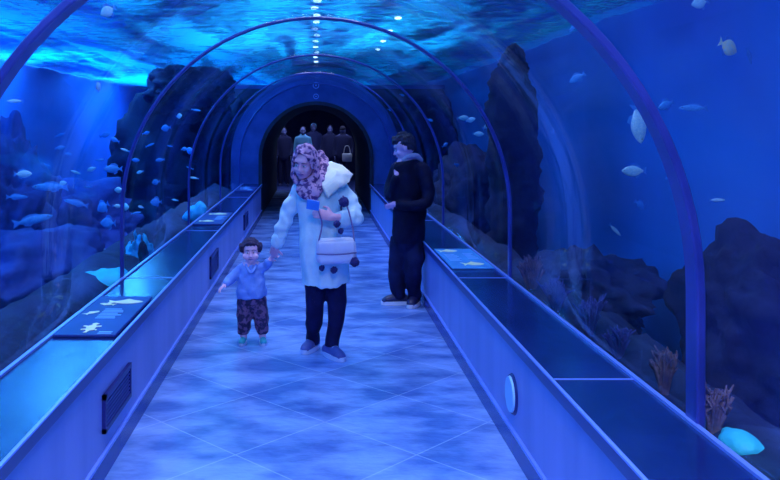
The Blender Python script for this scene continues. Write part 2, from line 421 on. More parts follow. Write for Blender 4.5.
# corals
def branch_coral(label, base, h, w, nb, m, seed, r=.011, name='branching_coral'):
    rnd = random.Random(seed); bm = bmesh.new()
    for q in range(nb):
        a = rnd.uniform(0, 2*math.pi); sp = rnd.uniform(.1, 1)*w
        hh = h*rnd.uniform(.65, 1)
        top = V(base) + V((math.cos(a)*sp, math.sin(a)*sp*.8, hh)); mid = V(base) + V((math.cos(a)*sp*.45, math.sin(a)*sp*.4, hh*.45))
        tube(bm, [V(base)-V((0,0,.05)), mid, top], [r*1.4, r*1.1, r*.6], n=6, res=3)
        for z in range(2):
            t = rnd.uniform(.35,.8); st = mid.lerp(top, t)
            tube(bm, [st, st + V((rnd.uniform(-.5,.5)*w, rnd.uniform(-.4,.4)*w, hh*rnd.uniform(.18,.35)))], [r*.8, r*.45], n=5, res=2)
    obj(name, bm, m, None, base, label=label, category='coral')
def bank(s, y, x=None):
    rx, rz = ((1.76,.60) if s < 0 else (1.66,.55))
    return V((s*(x or rx), y, rz-.03))
for px, h_, w_, n_, m_, lb in ((713,.17,.075,46,'coral_brown','brown branching coral beside the foot of the nearest right-hand rib'),
        (664,.19,.06,34,'coral_brown','dusky upright coral just left of the nearest right-hand rib'),
        (618,.16,.07,26,'coral_blue','thin coral bush midway along the right glass, before the ledge seam'),
        (590,.22,.09,34,'coral_blue','tallest coral bush in the cluster midway along the right glass'),
        (556,.20,.09,28,'coral_blue','small dusky coral below and right of the tall pinnacle'),
        (531,.26,.10,30,'coral_brown','farthest brown coral bush on the right, below the dark pinnacle')):
    branch_coral(lb, V((1.52, F*1.52/(px-VX), .47)), h_, w_, n_, m_, px, .008)
def lumps(name, label, cs, m, cat_='coral', vox=.02, disp=(.02, 14)):
    bm = bmesh.new(); lo = V(cs[0][0])
    for c, r in cs: ell(bm, c, r, sub=3)
    t = thing(name, label, cat_, lo)
    o = remeshed(name, bm, m, t, vox, 3, disp)
    # one mesh: promote it and drop the empty
    w = wloc(t); o.parent = None; o.location = w; o['label'] = label; o['category'] = cat_
    bpy.data.objects.remove(t); return o
d = 3.0
lumps('cyan_stone', 'smooth bright cyan stone lying outside the right glass by the brown coral', [
    (P(740,444,d), (.07,.09,.045)), (P(754,455,d), (.085,.10,.06)), (P(770,466,2.95), (.09,.10,.05)), (P(731,436,3.05), (.03,.06,.03)), (P(785,470,2.9), (.11,.1,.045))], 'cyan', 'stone', .012, (.012, 12))
d = 6.1
lumps('cyan_coral', 'bright cyan coral slab on the left bank just before the second rib', [
    (P(97,290,d), (.16,.16,.07)), (P(108,281,d), (.16,.15,.09)), (P(90,283,d), (.09,.12,.10)), (P(119,279,d+.1), (.07,.1,.09)), (P(100,296,d), (.12,.14,.08))], 'cyan')
d = 7.2
bm = bmesh.new(); rr = random.Random(9)
for px, py0, py1, r in ((127,268,254,.03),(131,270,240,.028),(135,268,230,.022),(140,268,236,.03),(145,264,233,.024),(150,262,243,.03),(137,268,255,.05),(147,262,252,.04),(123,270,262,.035),(133,268,246,.03),(143,266,247,.032),(152,260,250,.022),(129,270,262,.05),(140,268,260,.06)):
    a_ = P(px,py0,d+rr.uniform(-.1,.1)); b2_ = P(px+rr.uniform(-2,2),py1,d+rr.uniform(-.1,.1)); tube(bm, [a_, a_.lerp(b2_,.5)+V((rr.uniform(-.03,.03),0,0)), b2_], [r*1.2, r, r*.5], n=10)
t = thing('cyan_coral', 'ragged upright cyan coral just behind the second rib on the left bank', 'coral', P(138,270,d))
remeshed('coral_body', bm, 'cyan_deep', t, .012, 1, (.03, 20))
rock('dark_stone', 'small dark stone standing in front of the upright cyan coral', 'stone', P(143,253,6.95), (.04,.05,.10), 'rock_deep', .3, 2, 5, 3)
lumps('cyan_coral', 'small pale cyan coral further along the left bank past the panels', [
    (P(194,214,9.9), (.09,.12,.10)), (P(200,211,9.9), (.08,.1,.12)), (P(188,217,9.9), (.08,.1,.06))], 'cyan_deep')
for i, (px, py, d, m_) in enumerate([(605,362,4.35,'cyan_deep'), (640,389,3.85,'coral_blue'), (571,336,4.9,'cyan_deep')]):
    rock('reef_stone', ['small cyan stone glinting on the right bank below the tall coral bush', 'dusky rounded stone on the right bank before the nearest rib', 'tiny cyan stone on the right bank by the ledge seam'][i], 'stone', P(px,py,d), (.06,.07,.045), m_, .4, 2, 50+i, 3)

# ------------------------------------------------------------------ fish
def fish_mesh(kind):
    # length 1 along x, nose at +x
    prof = {'oval': [(.5,.01),(.42,.09),(.28,.17),(.08,.22),(-.12,.18),(-.28,.09),(-.36,.045)],
            'slim': [(.5,.008),(.42,.05),(.25,.09),(0,.11),(-.2,.08),(-.34,.04),(-.4,.025)],
            'disc': [(.5,.02),(.40,.14),(.22,.29),(.02,.34),(-.16,.26),(-.28,.11),(-.34,.05)]}[kind]
    b = bmesh.new(); tube(b, [(x,0,0) for x,_ in prof], [(h, h*.38) for _,h in prof], side=(0,0,1), n=14, res=3)
    t = bmesh.new(); hh = {'oval':.17,'slim':.12,'disc':.22}[kind]
    def fin(bmx, pts, th=.008):
        a = [bmx.verts.new((x, -th, z)) for x,z in pts]; c = [bmx.verts.new((x, th, z)) for x,z in pts]
        bmx.faces.new(a); bmx.faces.new(c[::-1])
        for i in range(len(pts)):
            j = (i+1)%len(pts); bmx.faces.new((a[i], c[i], c[j], a[j]))
        bmesh.ops.recalc_face_normals(bmx, faces=bmx.faces)
    fin(t, [(-.33,.03),(-.42,hh*.6),(-.52,hh),(-.47,.02),(-.52,-hh),(-.42,-hh*.6),(-.33,-.03)])
    f = bmesh.new(); mh = max(h for _,h in prof)
    fin(f, [(.22,mh*.72),(.10,mh*1.35),(-.10,mh*1.45),(-.27,mh*.9),(-.26,mh*.3),(0,mh*.6)])
    a = bmesh.new(); fin(a, [(.02,-mh*.75),(-.08,-mh*1.35),(-.24,-mh*.95),(-.24,-mh*.3)])
    e = bmesh.new()
    for s in (-1,1): ell(e, (.39, s*.035, .02), (.018,.012,.018), sub=2)
    return b, t, f, a, e
FM = {}
for kd in ('oval','slim','disc'):
    for col in ('fish_pale','fish_blue','fish_gold'):
        ms = []
        for nm, b_, mm in zip(('body','tail_fin','dorsal_fin','belly_fin','eyes'), fish_mesh(kd), (col, 'fin' if col!='fish_gold' else col, 'fin', 'fin', 'black')):
            me = bpy.data.meshes.new(nm); b_.to_mesh(me); b_.free(); me.materials.append(M[mm])
            for p in me.polygons: p.use_smooth = nm in ('body','eyes')
            ms.append((nm, me))
        FM[kd, col] = ms
def fish(px, py, d, L, kind, col, rz, label, tilt=0, parts=5, group=None):
    t = thing('fish', label, 'fish', P(px, py, d), group)
    t.rotation_euler = Euler((0, math.radians(tilt), math.radians(rz)), 'XYZ'); t.scale = (L, L, L)
    for nm, me in FM[kind, col][:parts]:
        o = bpy.data.objects.new(nm, me); COL.objects.link(o); o.parent = t
    return t
# px, py, depth, length, kind, colour, heading, label, tilt
BIG = [
 (638,124,5.2,.25,'oval','fish_pale',12,'pale blue fish swimming almost vertically left of the nearest right-hand rib',80),
 (634,171,5.6,.17,'oval','fish_pale',180,'pale oval fish below the vertical one left of the nearest right-hand rib',0),
 (615,230,6.5,.13,'slim','fish_pale',0,'small pale fish slanting down in the middle of the right glass',45),
 (666,105,5.6,.14,'oval','fish_blue',200,'blue fish just left of the nearest right-hand rib, facing the grey-blue long one',20),
 (693,108,5.4,.19,'slim','fish_blue',180,'long slim blue fish just right of the nearest right-hand rib',0),
 (728,47,5.0,.15,'disc','fish_gold',20,'bright yellow-white disc fish high at the right',25),
 (749,56,5.4,.12,'slim','fish_blue',10,'thin blue fish hanging upright beside the yellow-white disc fish',75),
 (700,3,5.0,.10,'disc','fish_pale',160,'pale fish at the very top of the right glass',10),
 (671,178,6.0,.09,'slim','fish_blue',10,'small faint fish touching the nearest rib on the right',0),
 (577,78,6.5,.14,'oval','fish_blue',150,'faint blue fish high in the middle of the right glass',30),
 (576,24,6.0,.15,'slim','fish_blue',150,'faint blue fish near the top curve of the nearest right-hand rib',50),
 (553,131,7.0,.09,'oval','fish_blue',60,'tiny blue fish right of the ragged dark pinnacle',0),
 (640,205,7.0,.15,'oval','fish_blue',30,'faint blue fish halfway down, left of the slim dark spire',30),
 (579,282,7.5,.10,'oval','fish_pale',200,'pale fish low above the coral bushes on the right',0),
 (717,200,5.6,.11,'slim','fish_pale',0,'small pale fish behind the nearest rib, right side above the dark boulder',0),
 (742,380,5.0,.07,'slim','fish_blue',0,'tiny lone fish low at the right picture edge',0),
 (108,11,5.0,.10,'disc','fish_pale',200,'pale white-green fish near the top of the left glass',30),
 (98,86,6.0,.10,'disc','fish_pale',80,'small pale fish turned end-on in the upper left glass',60),
 (15,101,6.5,.13,'slim','fish_pale',180,'pale fish by the nearest left-hand rib at the picture edge',0),
 (23,174,7.0,.15,'oval','fish_pale',10,'bright turquoise fish at the left edge, brightest of the left school',0),
 (50,187,7.5,.33,'slim','fish_blue',180,'longest blue fish in the middle of the left school',0),
 (17,197,7.5,.20,'slim','fish_blue',0,'slim blue fish below the brightest turquoise one',0),
 (33,220,7.0,.33,'slim','fish_blue',10,'long dark-backed blue fish at the lower left',-12),
 (76,203,8.0,.24,'slim','fish_blue',190,'blue fish swimming just under the longest one, nearer the second rib',-15),
 (113,169,8.0,.18,'oval','fish_blue',200,'rounded blue fish left of the second left-hand rib',0),
 (103,207,8.0,.15,'disc','fish_blue',160,'disc-shaped blue fish left of the second rib, upper of two',30),
 (108,223,8.0,.16,'disc','fish_blue',170,'disc-shaped blue fish left of the second rib, lower of two',0),
 (26,243,7.5,.20,'oval','fish_blue',0,'blue fish hovering over the blue rock at far left',0),
 (156,202,9.0,.13,'disc','fish_blue',200,'round blue fish seen alone against the dark rock wall',0),
 (106,252,8.5,.15,'slim','fish_pale',60,'pale fish diving above the cyan coral slab',50),
]
for b_ in BIG:
    fish(b_[0], b_[1], b_[2], b_[3], b_[4], b_[5], b_[6], b_[7], b_[8])
SMALL = [(75,172),(92,169),(62,184),(100,160),(125,150),(88,187),(119,190),(60,148),(115,140),(105,135),(135,160),(150,145),
         (141,207),(136,213),(156,182),(170,146),(184,149),(190,151),(194,178),(190,168),(166,128),(179,116),(196,110),
         (146,133),(160,160),(140,172),(175,200),(125,207),(45,165),(68,154),(60,135),(117,206),(36,180)]
rnd = random.Random(3)
for i, (px, py) in enumerate(SMALL):
    far = px > 130
    fish(px, py, rnd.uniform(9, 12) if not far else rnd.uniform(12, 14), rnd.uniform(.10,.17), rnd.choice(['oval','slim','disc']), rnd.choice(['fish_blue','fish_blue','fish_blue','fish_pale']),
         rnd.choice([0,180])+rnd.uniform(-35,35), 'tiny blue fish against the dark rock behind the second left-hand rib' if far else 'small blue fish among the school left of the second left-hand rib',
         rnd.uniform(-25,25), 2, 'small fish against the far left rock' if far else 'small fish of the left school')
for i, (px, py, d) in enumerate([(402,95,18),(430,120,15),(457,165,12),(445,145,12),(390,110,19),(470,120,11),(478,134,11),(463,118,11),(487,126,11)]):
    near = i >= 5
    fish(px, py, d, .16 if near else .12, 'oval', 'fish_pale' if near else 'fish_blue', rnd.uniform(-40,40), 'pale cyan fish in the tight cluster left of the ragged pinnacle' if near else 'tiny blue fish beyond the right glass above the man', rnd.uniform(-30,30), 2,
         'fish cluster by the pinnacle' if near else 'tiny fish above the man')

# ------------------------------------------------------------------ fittings on plinth walls
def vent(label, y0, y1, z0, z1):
    t = thing('wall_vent', label, 'vent', (-XL, (y0+y1)/2, z0), 'vents in the left plinth')
    f = bmesh.new(); e = .022
    for a in ((y0,y1,z0,z0+e),(y0,y1,z1-e,z1),(y0,y0+e,z0,z1),(y1-e,y1,z0,z1)): box(f, -XL, -XL+.018, *a)
    obj('frame', f, 'vent', t, smooth=False)
    obj('backing', box(bmesh.new(), -XL, -XL+.004, y0+.01, y1-.01, z0+.01, z1-.01), 'vent', t, smooth=False)
    s = bmesh.new(); n = 7
    for i in range(n):
        z = z0 + e + (z1-z0-2*e)*(i+.5)/n
        box(s, -XL+.004, -XL+.013, y0+e, y1-e, z-.005, z+.004)
    obj('slats', s, 'vent_slat', t, smooth=False)
vent('nearest dark louvred vent low in the left plinth wall', 3.83, 4.37, .21, .39)
vent('second dark louvred vent in the left plinth wall, near the toddler', 7.70, 8.28, .21, .42)
vent('farthest and smallest-looking vent in the left plinth wall', 11.3, 11.9, .21, .42)
def disc_x(bm, c, r, th, s, n=40):
    q = bmesh.ops.create_cone(bm, cap_ends=True, segments=n, radius1=r, radius2=r*.93, depth=th)
    for v in q['verts']: v.co = V((-s*v.co.z, v.co.x, v.co.y)) + V(c)
    return bm
t = thing('wall_light', 'round pale blue cover plate on the right plinth wall', 'wall light', (XL, 4.16, .2))
obj('rim', disc_x(bmesh.new(), (XL-.006, 4.16, .29), .103, .012, 1), 'vent', t, smooth=False)
obj('cover', disc_x(bmesh.new(), (XL-.014, 4.16, .29), .093, .016, 1), 'disc', t, smooth=False)
for z, r, lb in ((2.39,.06,'upper small ring-shaped sign above the far archway'), (2.19,.05,'lower small ring-shaped sign above the far archway')):
    t = thing('round_sign', lb, 'sign', (0, 15, z-r))
    for nm, rr, rr2, y, m_ in (('rim', r, .70*r, 14.955, 'sign'), ('face', r*.7, 0, 14.97, 'trim'), ('emblem', r*.28, 0, 14.955, 'sign')):
        bm = bmesh.new(); q = bmesh.ops.create_cone(bm, cap_ends=True, segments=24, radius1=rr, radius2=rr, depth=.04 if nm!='face' else .02)
        if rr2:
            bm.clear(); n = 28; yy = (14.94, 14.98)
            Rg = [[bm.verts.new((a*math.cos(2*math.pi*i/n), y_, z + a*math.sin(2*math.pi*i/n))) for i in range(n)] for a, y_ in ((rr2,yy[0]),(rr,yy[0]),(rr,yy[1]),(rr2,yy[1]))]
            for i in range(n):
                for q_ in range(4): bm.faces.new((Rg[q_][i], Rg[q_][(i+1)%n], Rg[(q_+1)%4][(i+1)%n], Rg[(q_+1)%4][i]))
            bmesh.ops.recalc_face_normals(bm, faces=bm.faces)
        else:
            for v in q['verts']: v.co = V((v.co.x, y + v.co.z, z + v.co.y))
        obj(nm, bm, m_, t, smooth=False)

# information boards on the ledges
def flat(bm, pts, z, th=.003):
    a = [bm.verts.new((x,y,z)) for x,y in pts]; b = [bm.verts.new((x,y,z+th)) for x,y in pts]
    bm.faces.new(a[::-1]); bm.faces.new(b)
    for i in range(len(pts)):
        j = (i+1) % len(pts); bm.faces.new((a[i], a[j], b[j], b[i]))
    bmesh.ops.recalc_face_normals(bm, faces=bm.faces)
def fish_outline(cx, cy, L, ang, fat=.28):
    base = [(.5,0),(.38,fat*.45),(.2,fat*.8),(.05,fat*1.3),(-.08,fat*.8),(-.3,fat*.25),(-.5,fat*.9),(-.44,0),(-.5,-fat*.9),(-.3,-fat*.25),(-.05,-fat*.7),(.2,-fat*.7),(.38,-fat*.4)]
    c, s = math.cos(ang), math.sin(ang)
    return [(cx + L*(x*c-y*s), cy + L*(x*s+y*c)) for x,y in base]
def crocodile(cx, cy, L):
    base = [(-.06,-.5),(.02,-.5),(.05,-.3),(.14,-.22),(.20,-.28),(.22,-.2),(.12,-.12),(.13,.08),(.24,.12),(.24,.2),(.10,.17),(.07,.3),(.12,.42),(.02,.5),(-.06,.42),(-.03,.28),(-.10,.17),(-.22,.22),(-.24,.14),(-.12,.07),(-.10,-.12),(-.2,-.16),(-.2,-.24),(-.08,-.2),(-.03,-.34)]
    return [(cx+L*x, cy+L*y) for x,y in base]
ZP = ZL + .016
def board(label, s, y0, y1, m_, prints, texts):
    x0, x1 = 1.005, 1.318
    lo, hi = sorted((s*x0, s*x1))
    t = thing('information_board', label, 'information board', ((lo+hi)/2, (y0+y1)/2, ZL))
    obj('board', box(bmesh.new(), lo, hi, y0, y1, ZL+.001, ZP, .004), m_, t, smooth=False)
    for pts, mm in prints:
        b_ = bmesh.new(); flat(b_, pts, ZP); obj('picture', b_, mm, t, smooth=False)
    for (xa, ya, w, n, dy) in texts:
        b_ = bmesh.new(); r_ = random.Random(n)
        for i in range(n):
            box(b_, xa, xa + w*r_.uniform(.65,1), ya+i*dy, ya+i*dy+dy*.42, ZP, ZP+.002)
        obj('text_block', b_, 'print_pale', t, smooth=False)
board('dark information board with cream animal pictures, nearest on the left ledge', -1, 4.10, 5.03, 'panel',
      [(fish_outline(-1.13, 4.86, .21, .05, .30), 'print_gold'), (fish_outline(-1.22, 4.80, .10, math.pi-.3, .24), 'print_gold'), (fish_outline(-1.25, 4.58, .10, .9, .24), 'print_gold'), (crocodile(-1.165, 4.24, .20), 'print_gold')],
      [(-1.20, 4.45, .14, 7, .036), (-1.10, 4.12, .07, 2, .03)])
board('information board in the middle of the left ledge, second of three', -1, 8.75, 9.9, 'panel',
      [(fish_outline(-1.20, 9.0, .17, .1, .45), 'print_gold'), (fish_outline(-1.16, 9.72, .22, .1, .45), 'print_gold')], [(-1.14, 9.15, .11, 8, .05)])
board('small-looking information board at the far end of the left ledge', -1, 13.2, 14.1, 'panel',
      [(fish_outline(-1.17, 13.6, .18, .1, .9), 'print_pale'), (fish_outline(-1.20, 13.95, .18, .1, .7), 'print_pale')], [(-1.12, 13.3, .1, 4, .07)])
board('bright information board with yellow pictures on the right ledge beside the man', 1, 6.05, 6.98, 'panel_light',
      [(fish_outline(1.19, 6.20, .17, .1, .45), 'print_gold'), (fish_outline(1.10, 6.84, .16, .1, .42), 'print_gold')], [(1.04, 6.35, .12, 7, .05), (1.20, 6.45, .09, 6, .05)])

# ------------------------------------------------------------------ people
def hand(bm, wrist, d, n, thumb=1, k=1.0, curl=25, spread=.019):
    d = V(d).normalized(); n = V(n); n = (n - d*n.dot(d)).normalized(); s = d.cross(n)
    wrist = V(wrist)
    tube(bm, [wrist - d*.02*k, wrist + d*.03*k, wrist + d*.085*k], [(.026*k,.017*k), (.036*k,.016*k), (.038*k,.013*k)], side=s, n=12)
    for i, fl in enumerate((.85, 1, .95, .75)):
        p = wrist + d*.082*k + s*thumb*(1.5-i)*spread*k
        pts = [p]; a = math.radians(curl*.6)
        for L_ in (.040, .026, .020):
            p = p + (d*math.cos(a) + n*math.sin(a))*L_*fl*k; pts.append(p); a += math.radians(curl)
        tube(bm, pts, [.0088*k, .0085*k, .0078*k, .0065*k], n=8, res=2)
    p = wrist + d*.022*k + s*thumb*.026*k
    q = p + (s*thumb*.75 + d*.6 + n*.25).normalized()*.042*k
    tube(bm, [p, q, q + (d*.9 + n*.45 + s*thumb*.15).normalized()*.032*k], [.013*k, .0105*k, .008*k], n=8, res=2)
def head(bm, c, rot, k=1.0, nose=1):
    def T(p): return V(c) + rot @ (V(p)*k)
    def E(p, r): ell(bm, T(p), [q*k for q in r], rot, 3)
    E((0,.012,.022), (.075,.094,.098)); E((0,-.026,-.045), (.059,.062,.066)); E((0,-.058,-.088), (.026,.024,.020))
    E((0,-.070,.034), (.052,.020,.020))
    for s in (-1,1):
        E((s*.036,-.058,-.030), (.024,.026,.026)); E((s*.077,.010,-.008), (.010,.019,.030)); E((s*.028,-.082,.024), (.020,.008,.006))
    tube(bm, [T((0,-.083,.012)), T((0,-.098,-.012)), T((0,-.106,-.028))], [.007*k*nose,.010*k*nose,.012*k*nose], n=10, res=3)
    for s in (-1,1): E((s*.011,-.095,-.031), (.009,.010,.008))
    E((0,-.084,-.058), (.024,.012,.012))
def face(t, body, c, rot, k=1.0, brow='hair'):
    def T(p): return V(c) + rot @ (V(p)*k)
    for s in (-1,1):
        b_ = bmesh.new(); ell(b_, T((s*.030,-.080,.004)), (.013*k,.008*k,.0045*k), rot, 2); e = obj('eye', b_, 'white', body)
        b_ = bmesh.new(); ell(b_, T((s*.029,-.0875,.003)), (.0065*k,.0045*k,.0048*k), rot, 2); obj('iris', b_, 'black', e)
        b_ = bmesh.new(); tube(b_, [T((s*.013,-.092,.024)), T((s*.030,-.091,.030)), T((s*.048,-.077,.022))], [.0022*k,.0030*k,.0018*k], n=8); obj('eyebrow', b_, brow, body)
    b_ = bmesh.new(); tube(b_, [T((-.024,-.088,-.058)), T((-.009,-.0965,-.055)), T((0,-.097,-.057)), T((.009,-.0965,-.055)), T((.024,-.088,-.058))], [.003*k,.006*k,.0065*k,.006*k,.003*k], n=8); obj('lips', b_, 'lip', body)
def shoe(t, ankle, toe_dir, L, m_up, m_sole, k=1.0, lift=0, laces=True):
    d = V(toe_dir); d.z = 0; d.normalize(); s = V((-d.y, d.x, 0)); a = V(ankle)
    h = V((a.x, a.y, lift)) - d*.06*k
    u = bmesh.new()
    tube(u, [h + V((0,0,.045*k)), h + d*.08*k + V((0,0,.052*k)), h + d*.16*k + V((0,0,.042*k)), h + d*(L-.04*k) + V((0,0,.034*k))], [(.034*k,.038*k), (.038*k,.044*k), (.042*k,.034*k), (.036*k,.024*k)], side=s)
    tube(u, [h + d*.04*k + V((0,0,.05*k)), V((a.x, a.y, lift+.095*k))], [(.034*k,.045*k), (.033*k,.040*k)], side=s)
    o = remeshed('shoe', u, m_up, t, .006, 3)
    b_ = bmesh.new(); n = 28; pts = []
    for i in range(n):
        an = 2*math.pi*i/n; c_, s_ = math.cos(an), math.sin(an)
        wid = .046*k + .009*k*c_
        pts.append(h + d*((L-.01*k)/2 - .02*k + c_*(L/2+.015*k)) + s*s_*wid)
    lo = [b_.verts.new(p + V((0,0,.002))) for p in pts]; hi = [b_.verts.new(p + V((0,0,.032*k))) for p in pts]
    b_.faces.new(lo[::-1]); b_.faces.new(hi)
    for i in range(n): b_.faces.new((lo[i], lo[(i+1)%n], hi[(i+1)%n], hi[i]))
    bmesh.ops.recalc_face_normals(b_, faces=b_.faces)
    obj('sole', b_, m_sole, o, smooth=False)
    if laces:
        b_ = bmesh.new()
        for i in range(3):
            c0 = h + d*(.09+.022*i)*k + V((0,0,(.094-.010*i)*k)); tube(b_, [c0 - s*.02*k, c0 + V((0,0,.004)), c0 + s*.02*k], [.003*k]*3, n=6, res=2)
        obj('laces', b_, m_sole, o)
def rot_look(yaw, pitch, roll=0):      # face looks to -Y at zero; yaw>0 turns toward +X (image right), pitch>0 looks down
    return (Matrix.Rotation(math.radians(yaw), 3, 'Z') @ Matrix.Rotation(math.radians(pitch), 3, 'X') @ Matrix.Rotation(math.radians(roll), 3, 'Y'))

# ---- woman
D = 5.92
def W(px, py, dy=0): return P(px, py, D+dy)
wroot = P(322, 126, D); wroot.z = 0
w = thing('person', 'woman in a patterned headscarf and pale coat, holding a toddler by the hand', 'person', wroot)
hr = rot_look(-22, 15, 6)
hc = W(304.5, 163, -.04)
bm = bmesh.new(); head(bm, hc, hr, .98, .9)
tube(bm, [W(307,172,.03), W(311,182,.06), W(315,192,.05)], [.05,.05,.06])
tube(bm, [W(318,184,.06), W(319,200,.03), W(320,225,.02), W(322,250,.02), W(325,275,.02)], [(.13,.07), (.14,.085), (.12,.085), (.13,.09), (.14,.09)], side=(1,0,0))
hw = W(275, 247, .12)
tube(bm, [W(300,188,.05), W(291,204,.06), W(283,224,.07), W(278,236,.10), hw], [.045,.038,.034,.030,.024])
hand(bm, hw, W(273,258,.2)-hw, V((.35,.9,.15)), 1, .95, 32)
hw2 = W(333, 217, -.18)
tube(bm, [W(340,189,.04), W(350,203,.0), W(354,217,-.06), W(344,218,-.14), hw2], [.045,.038,.036,.031,.024])
hand(bm, hw2, W(313,212,-.2)-hw2, V((-.1,.9,-.3)), -1, 1.0, 30)
for hx, kx, kdy, ax, ay, ady in ((316,315,.03,312.5,342,.14), (334,337,-.04,331,349,-.06)):
    tube(bm, [W(hx,272,.02), W((hx+kx)/2,292,.01), W(kx,312,kdy), W((kx+ax)/2,328,(kdy+ady)/2+.02), W(ax,ay,ady), ], [.078,.070,.054,.050,.034])
body = remeshed('body', bm, 'skin_w', w, .0065, 2)
face(w, body, hc, hr, .98)
for ax, ay, ady, td in ((312.5,342,.14,(-.45,-1,0)), (331,349,-.06,(.62,-1,0))):
    a = W(ax, ay, ady); shoe(w, a, td, .235, 'shoe', 'sole', 1.0)
# trousers
bm = bmesh.new()
tube(bm, [W(325,262,.02), W(325,278,.02)], [(.15,.10), (.155,.10)], side=(1,0,0))
tube(bm, [W(316,275,.02), W(315.5,293,.015), W(315,312,.03), W(313.5,328,.09), W(312.5,341,.14)], [.084,.078,.064,.056,.050], cap='flat')
tube(bm, [W(334,275,.02), W(336,293,0), W(337,312,-.04), W(334.5,330,-.05), W(331.5,347,-.06)], [.086,.080,.064,.056,.050], cap='flat')
remeshed('trousers', bm, 'navy', w, .008, 3, (.010, 12))
# coat
bm = bmesh.new()
tube(bm, [W(318,181,.06), W(318,187,.05), W(318,200,.02), W(320,225,.01), W(322,245,.01), W(325,266,.01), W(326,284,.01)],
     [(.10,.07), (.170,.095), (.168,.115), (.145,.120), (.150,.130), (.168,.140), (.176,.145)], side=(1,0,0), n=32, cap='flat')
coat = remeshed('coat', bm, 'coat', w, .008, 3, (.022, 6.5), .009)
bm = bmesh.new()
tube(bm, [W(302,187,.05), W(292,203,.06), W(284,224,.07), W(278,240,.10)], [(.062,.06), (.057,.055), (.052,.05), (.046,.045)], cap='flat')
remeshed('sleeve', bm, 'coat', w, .007, 3, (.018, 17))
b_ = bmesh.new(); tube(b_, [W(279,238,.095), W(277.5,242,.105)], [.050,.050]); remeshed('cuff', b_, 'coat', w, .006, 2)
bm = bmesh.new()
tube(bm, [W(338,188,.05), W(349,202,.0), W(354,217,-.06), W(345,219,-.12), W(338,218,-.155)], [(.066,.066), (.064,.062), (.063,.063), (.058,.058), (.050,.050)], cap='flat')
remeshed('sleeve', bm, 'coat', w, .007, 3, (.018, 17))
# front placket and pocket seam of the coat
# cream vest hood over shoulders
bm = bmesh.new()
ol = [bm.verts.new(W(*p)) for p in ((320,168,.03),(330,164.5,.07),(341,169,.06),(350.5,177,.03),(348,184,-.02),(338,188,-.095),(328,199,-.13),(322,189,-.12))]
md = bm.verts.new(W(335,177,-.075))
fs = [bm.faces.new((ol[q], ol[(q+1)%8], md)) for q in range(8)]
bmesh.ops.recalc_face_normals(bm, faces=fs)
bmesh.ops.solidify(bm, geom=fs, thickness=.034)
remeshed('vest_hood', bm, 'hood', w, .007, 5, (.014, 13), label='cream vest hood lying on her shoulder')
# scarf
bm = bmesh.new()
def HT(p): return hc + hr @ (V(p)*.98)
# shell of the scarf: a cap left open at the face
n1, n2 = 40, 26
vs = []
for i in range(n1):
    row = []
    for j in range(n2):
        row.append((i, j))
cap = bmesh.new(); ell(cap, (0,.022,.022), (.094,.108,.122), sub=5)
kill = [v for v in cap.verts if v.co.y < -.020 and (v.co.x/.070)**2 + ((v.co.z+.020)/.108)**2 < 1]
bmesh.ops.delete(cap, geom=kill, context='VERTS')
for v in cap.verts:
    v.co += v.co.normalized()*(.006*noise.noise(v.co*22) + .004*math.sin(v.co.z*90+v.co.x*40))
    v.co = HT(v.co)
g = bmesh.ops.solidify(cap, geom=cap.faces[:], thickness=.010)
obj('headscarf', cap, 'scarf', w, label='mauve and navy patterned headscarf')
bm = bmesh.new()
tube(bm, [HT((-.090,.0,.02)), HT((-.086,-.008,-.05)), HT((-.066,-.028,-.115)), HT((0,-.045,-.150)), HT((.066,-.028,-.115)), HT((.090,-.006,-.05)), HT((.094,.01,.02))], [.012,.020,.026,.028,.026,.022,.014], n=12)
tube(bm, [W(307,184,-.04), W(309,190,-.09), W(313,197,-.11), W(316,202,-.12)], [(.080,.045), (.080,.04), (.055,.03), (.020,.015)], side=(1,0,0))
tube(bm, [W(321,156,.08), W(323,168,.03), W(322,181,-.06), W(317,195,-.11)], [(.04,.04), (.055,.05), (.055,.04), (.035,.025)])
tube(bm, [W(297,176,.02), W(302,184,.0), W(310,190,-.02), W(320,188,.02)], [.035,.045,.05,.045])
remeshed('scarf_drape', bm, 'scarf', w, .006, 3, (.012, 20))
# phone in her hand
b_ = bmesh.new(); c = W(313, 205, -.27)
box(b_, -.045, .045, -.005, .005, -.036, .036, .004)
R_ = Euler((.25,.15,-.2)).to_matrix()
for v in b_.verts: v.co = c + R_ @ v.co
obj('phone', b_, 'phone', None, c, smooth=False, label='blue phone held against the chest by the woman in the coat', category='phone')
# bag
c = W(336, 249, -.215); bt = thing('shoulder_bag', 'white crossbody handbag hanging in front of the woman at hip height', 'bag', c)
def BT(p): return c + Euler((0, -.03, .05)).to_matrix() @ V(p)
b_ = bmesh.new(); box(b_, -.140, .140, -.05, .05, -.095, .085, .042)
for v in b_.verts: v.co = BT(V((v.co.x*(1.0-.5*(v.co.z-.0)), v.co.y*(1-.8*v.co.z/.1*.4), v.co.z - .018*math.cos(v.co.x*11)*(1 if v.co.z < 0 else .6))))
obj('bag_body', b_, 'bag', bt)
b_ = bmesh.new(); box(b_, -.132, .132, -.056, -.030, -.015, .080, .018)
for v in b_.verts: v.co = BT(v.co + V((0,0,.02*math.cos(v.co.x*12)-.02)))
fl = obj('flap', b_, 'bag', bt)
b_ = bmesh.new(); tube(b_, [BT((-.136,-.05,-.022)), BT((-.05,-.058,-.028)), BT((.05,-.058,-.028)), BT((.136,-.05,-.022))], [.0045]*4, n=8); obj('piping', b_, 'bag_seam', fl)
b_ = bmesh.new(); tube(b_, [BT((-.12,-.02,.06)), W(322,225,-.23), W(319,212,-.235), W(317,200,-.18)], [(.0055,.003)]*4, side=(1,0,0), n=8); obj('strap', b_, 'bag_seam', bt)
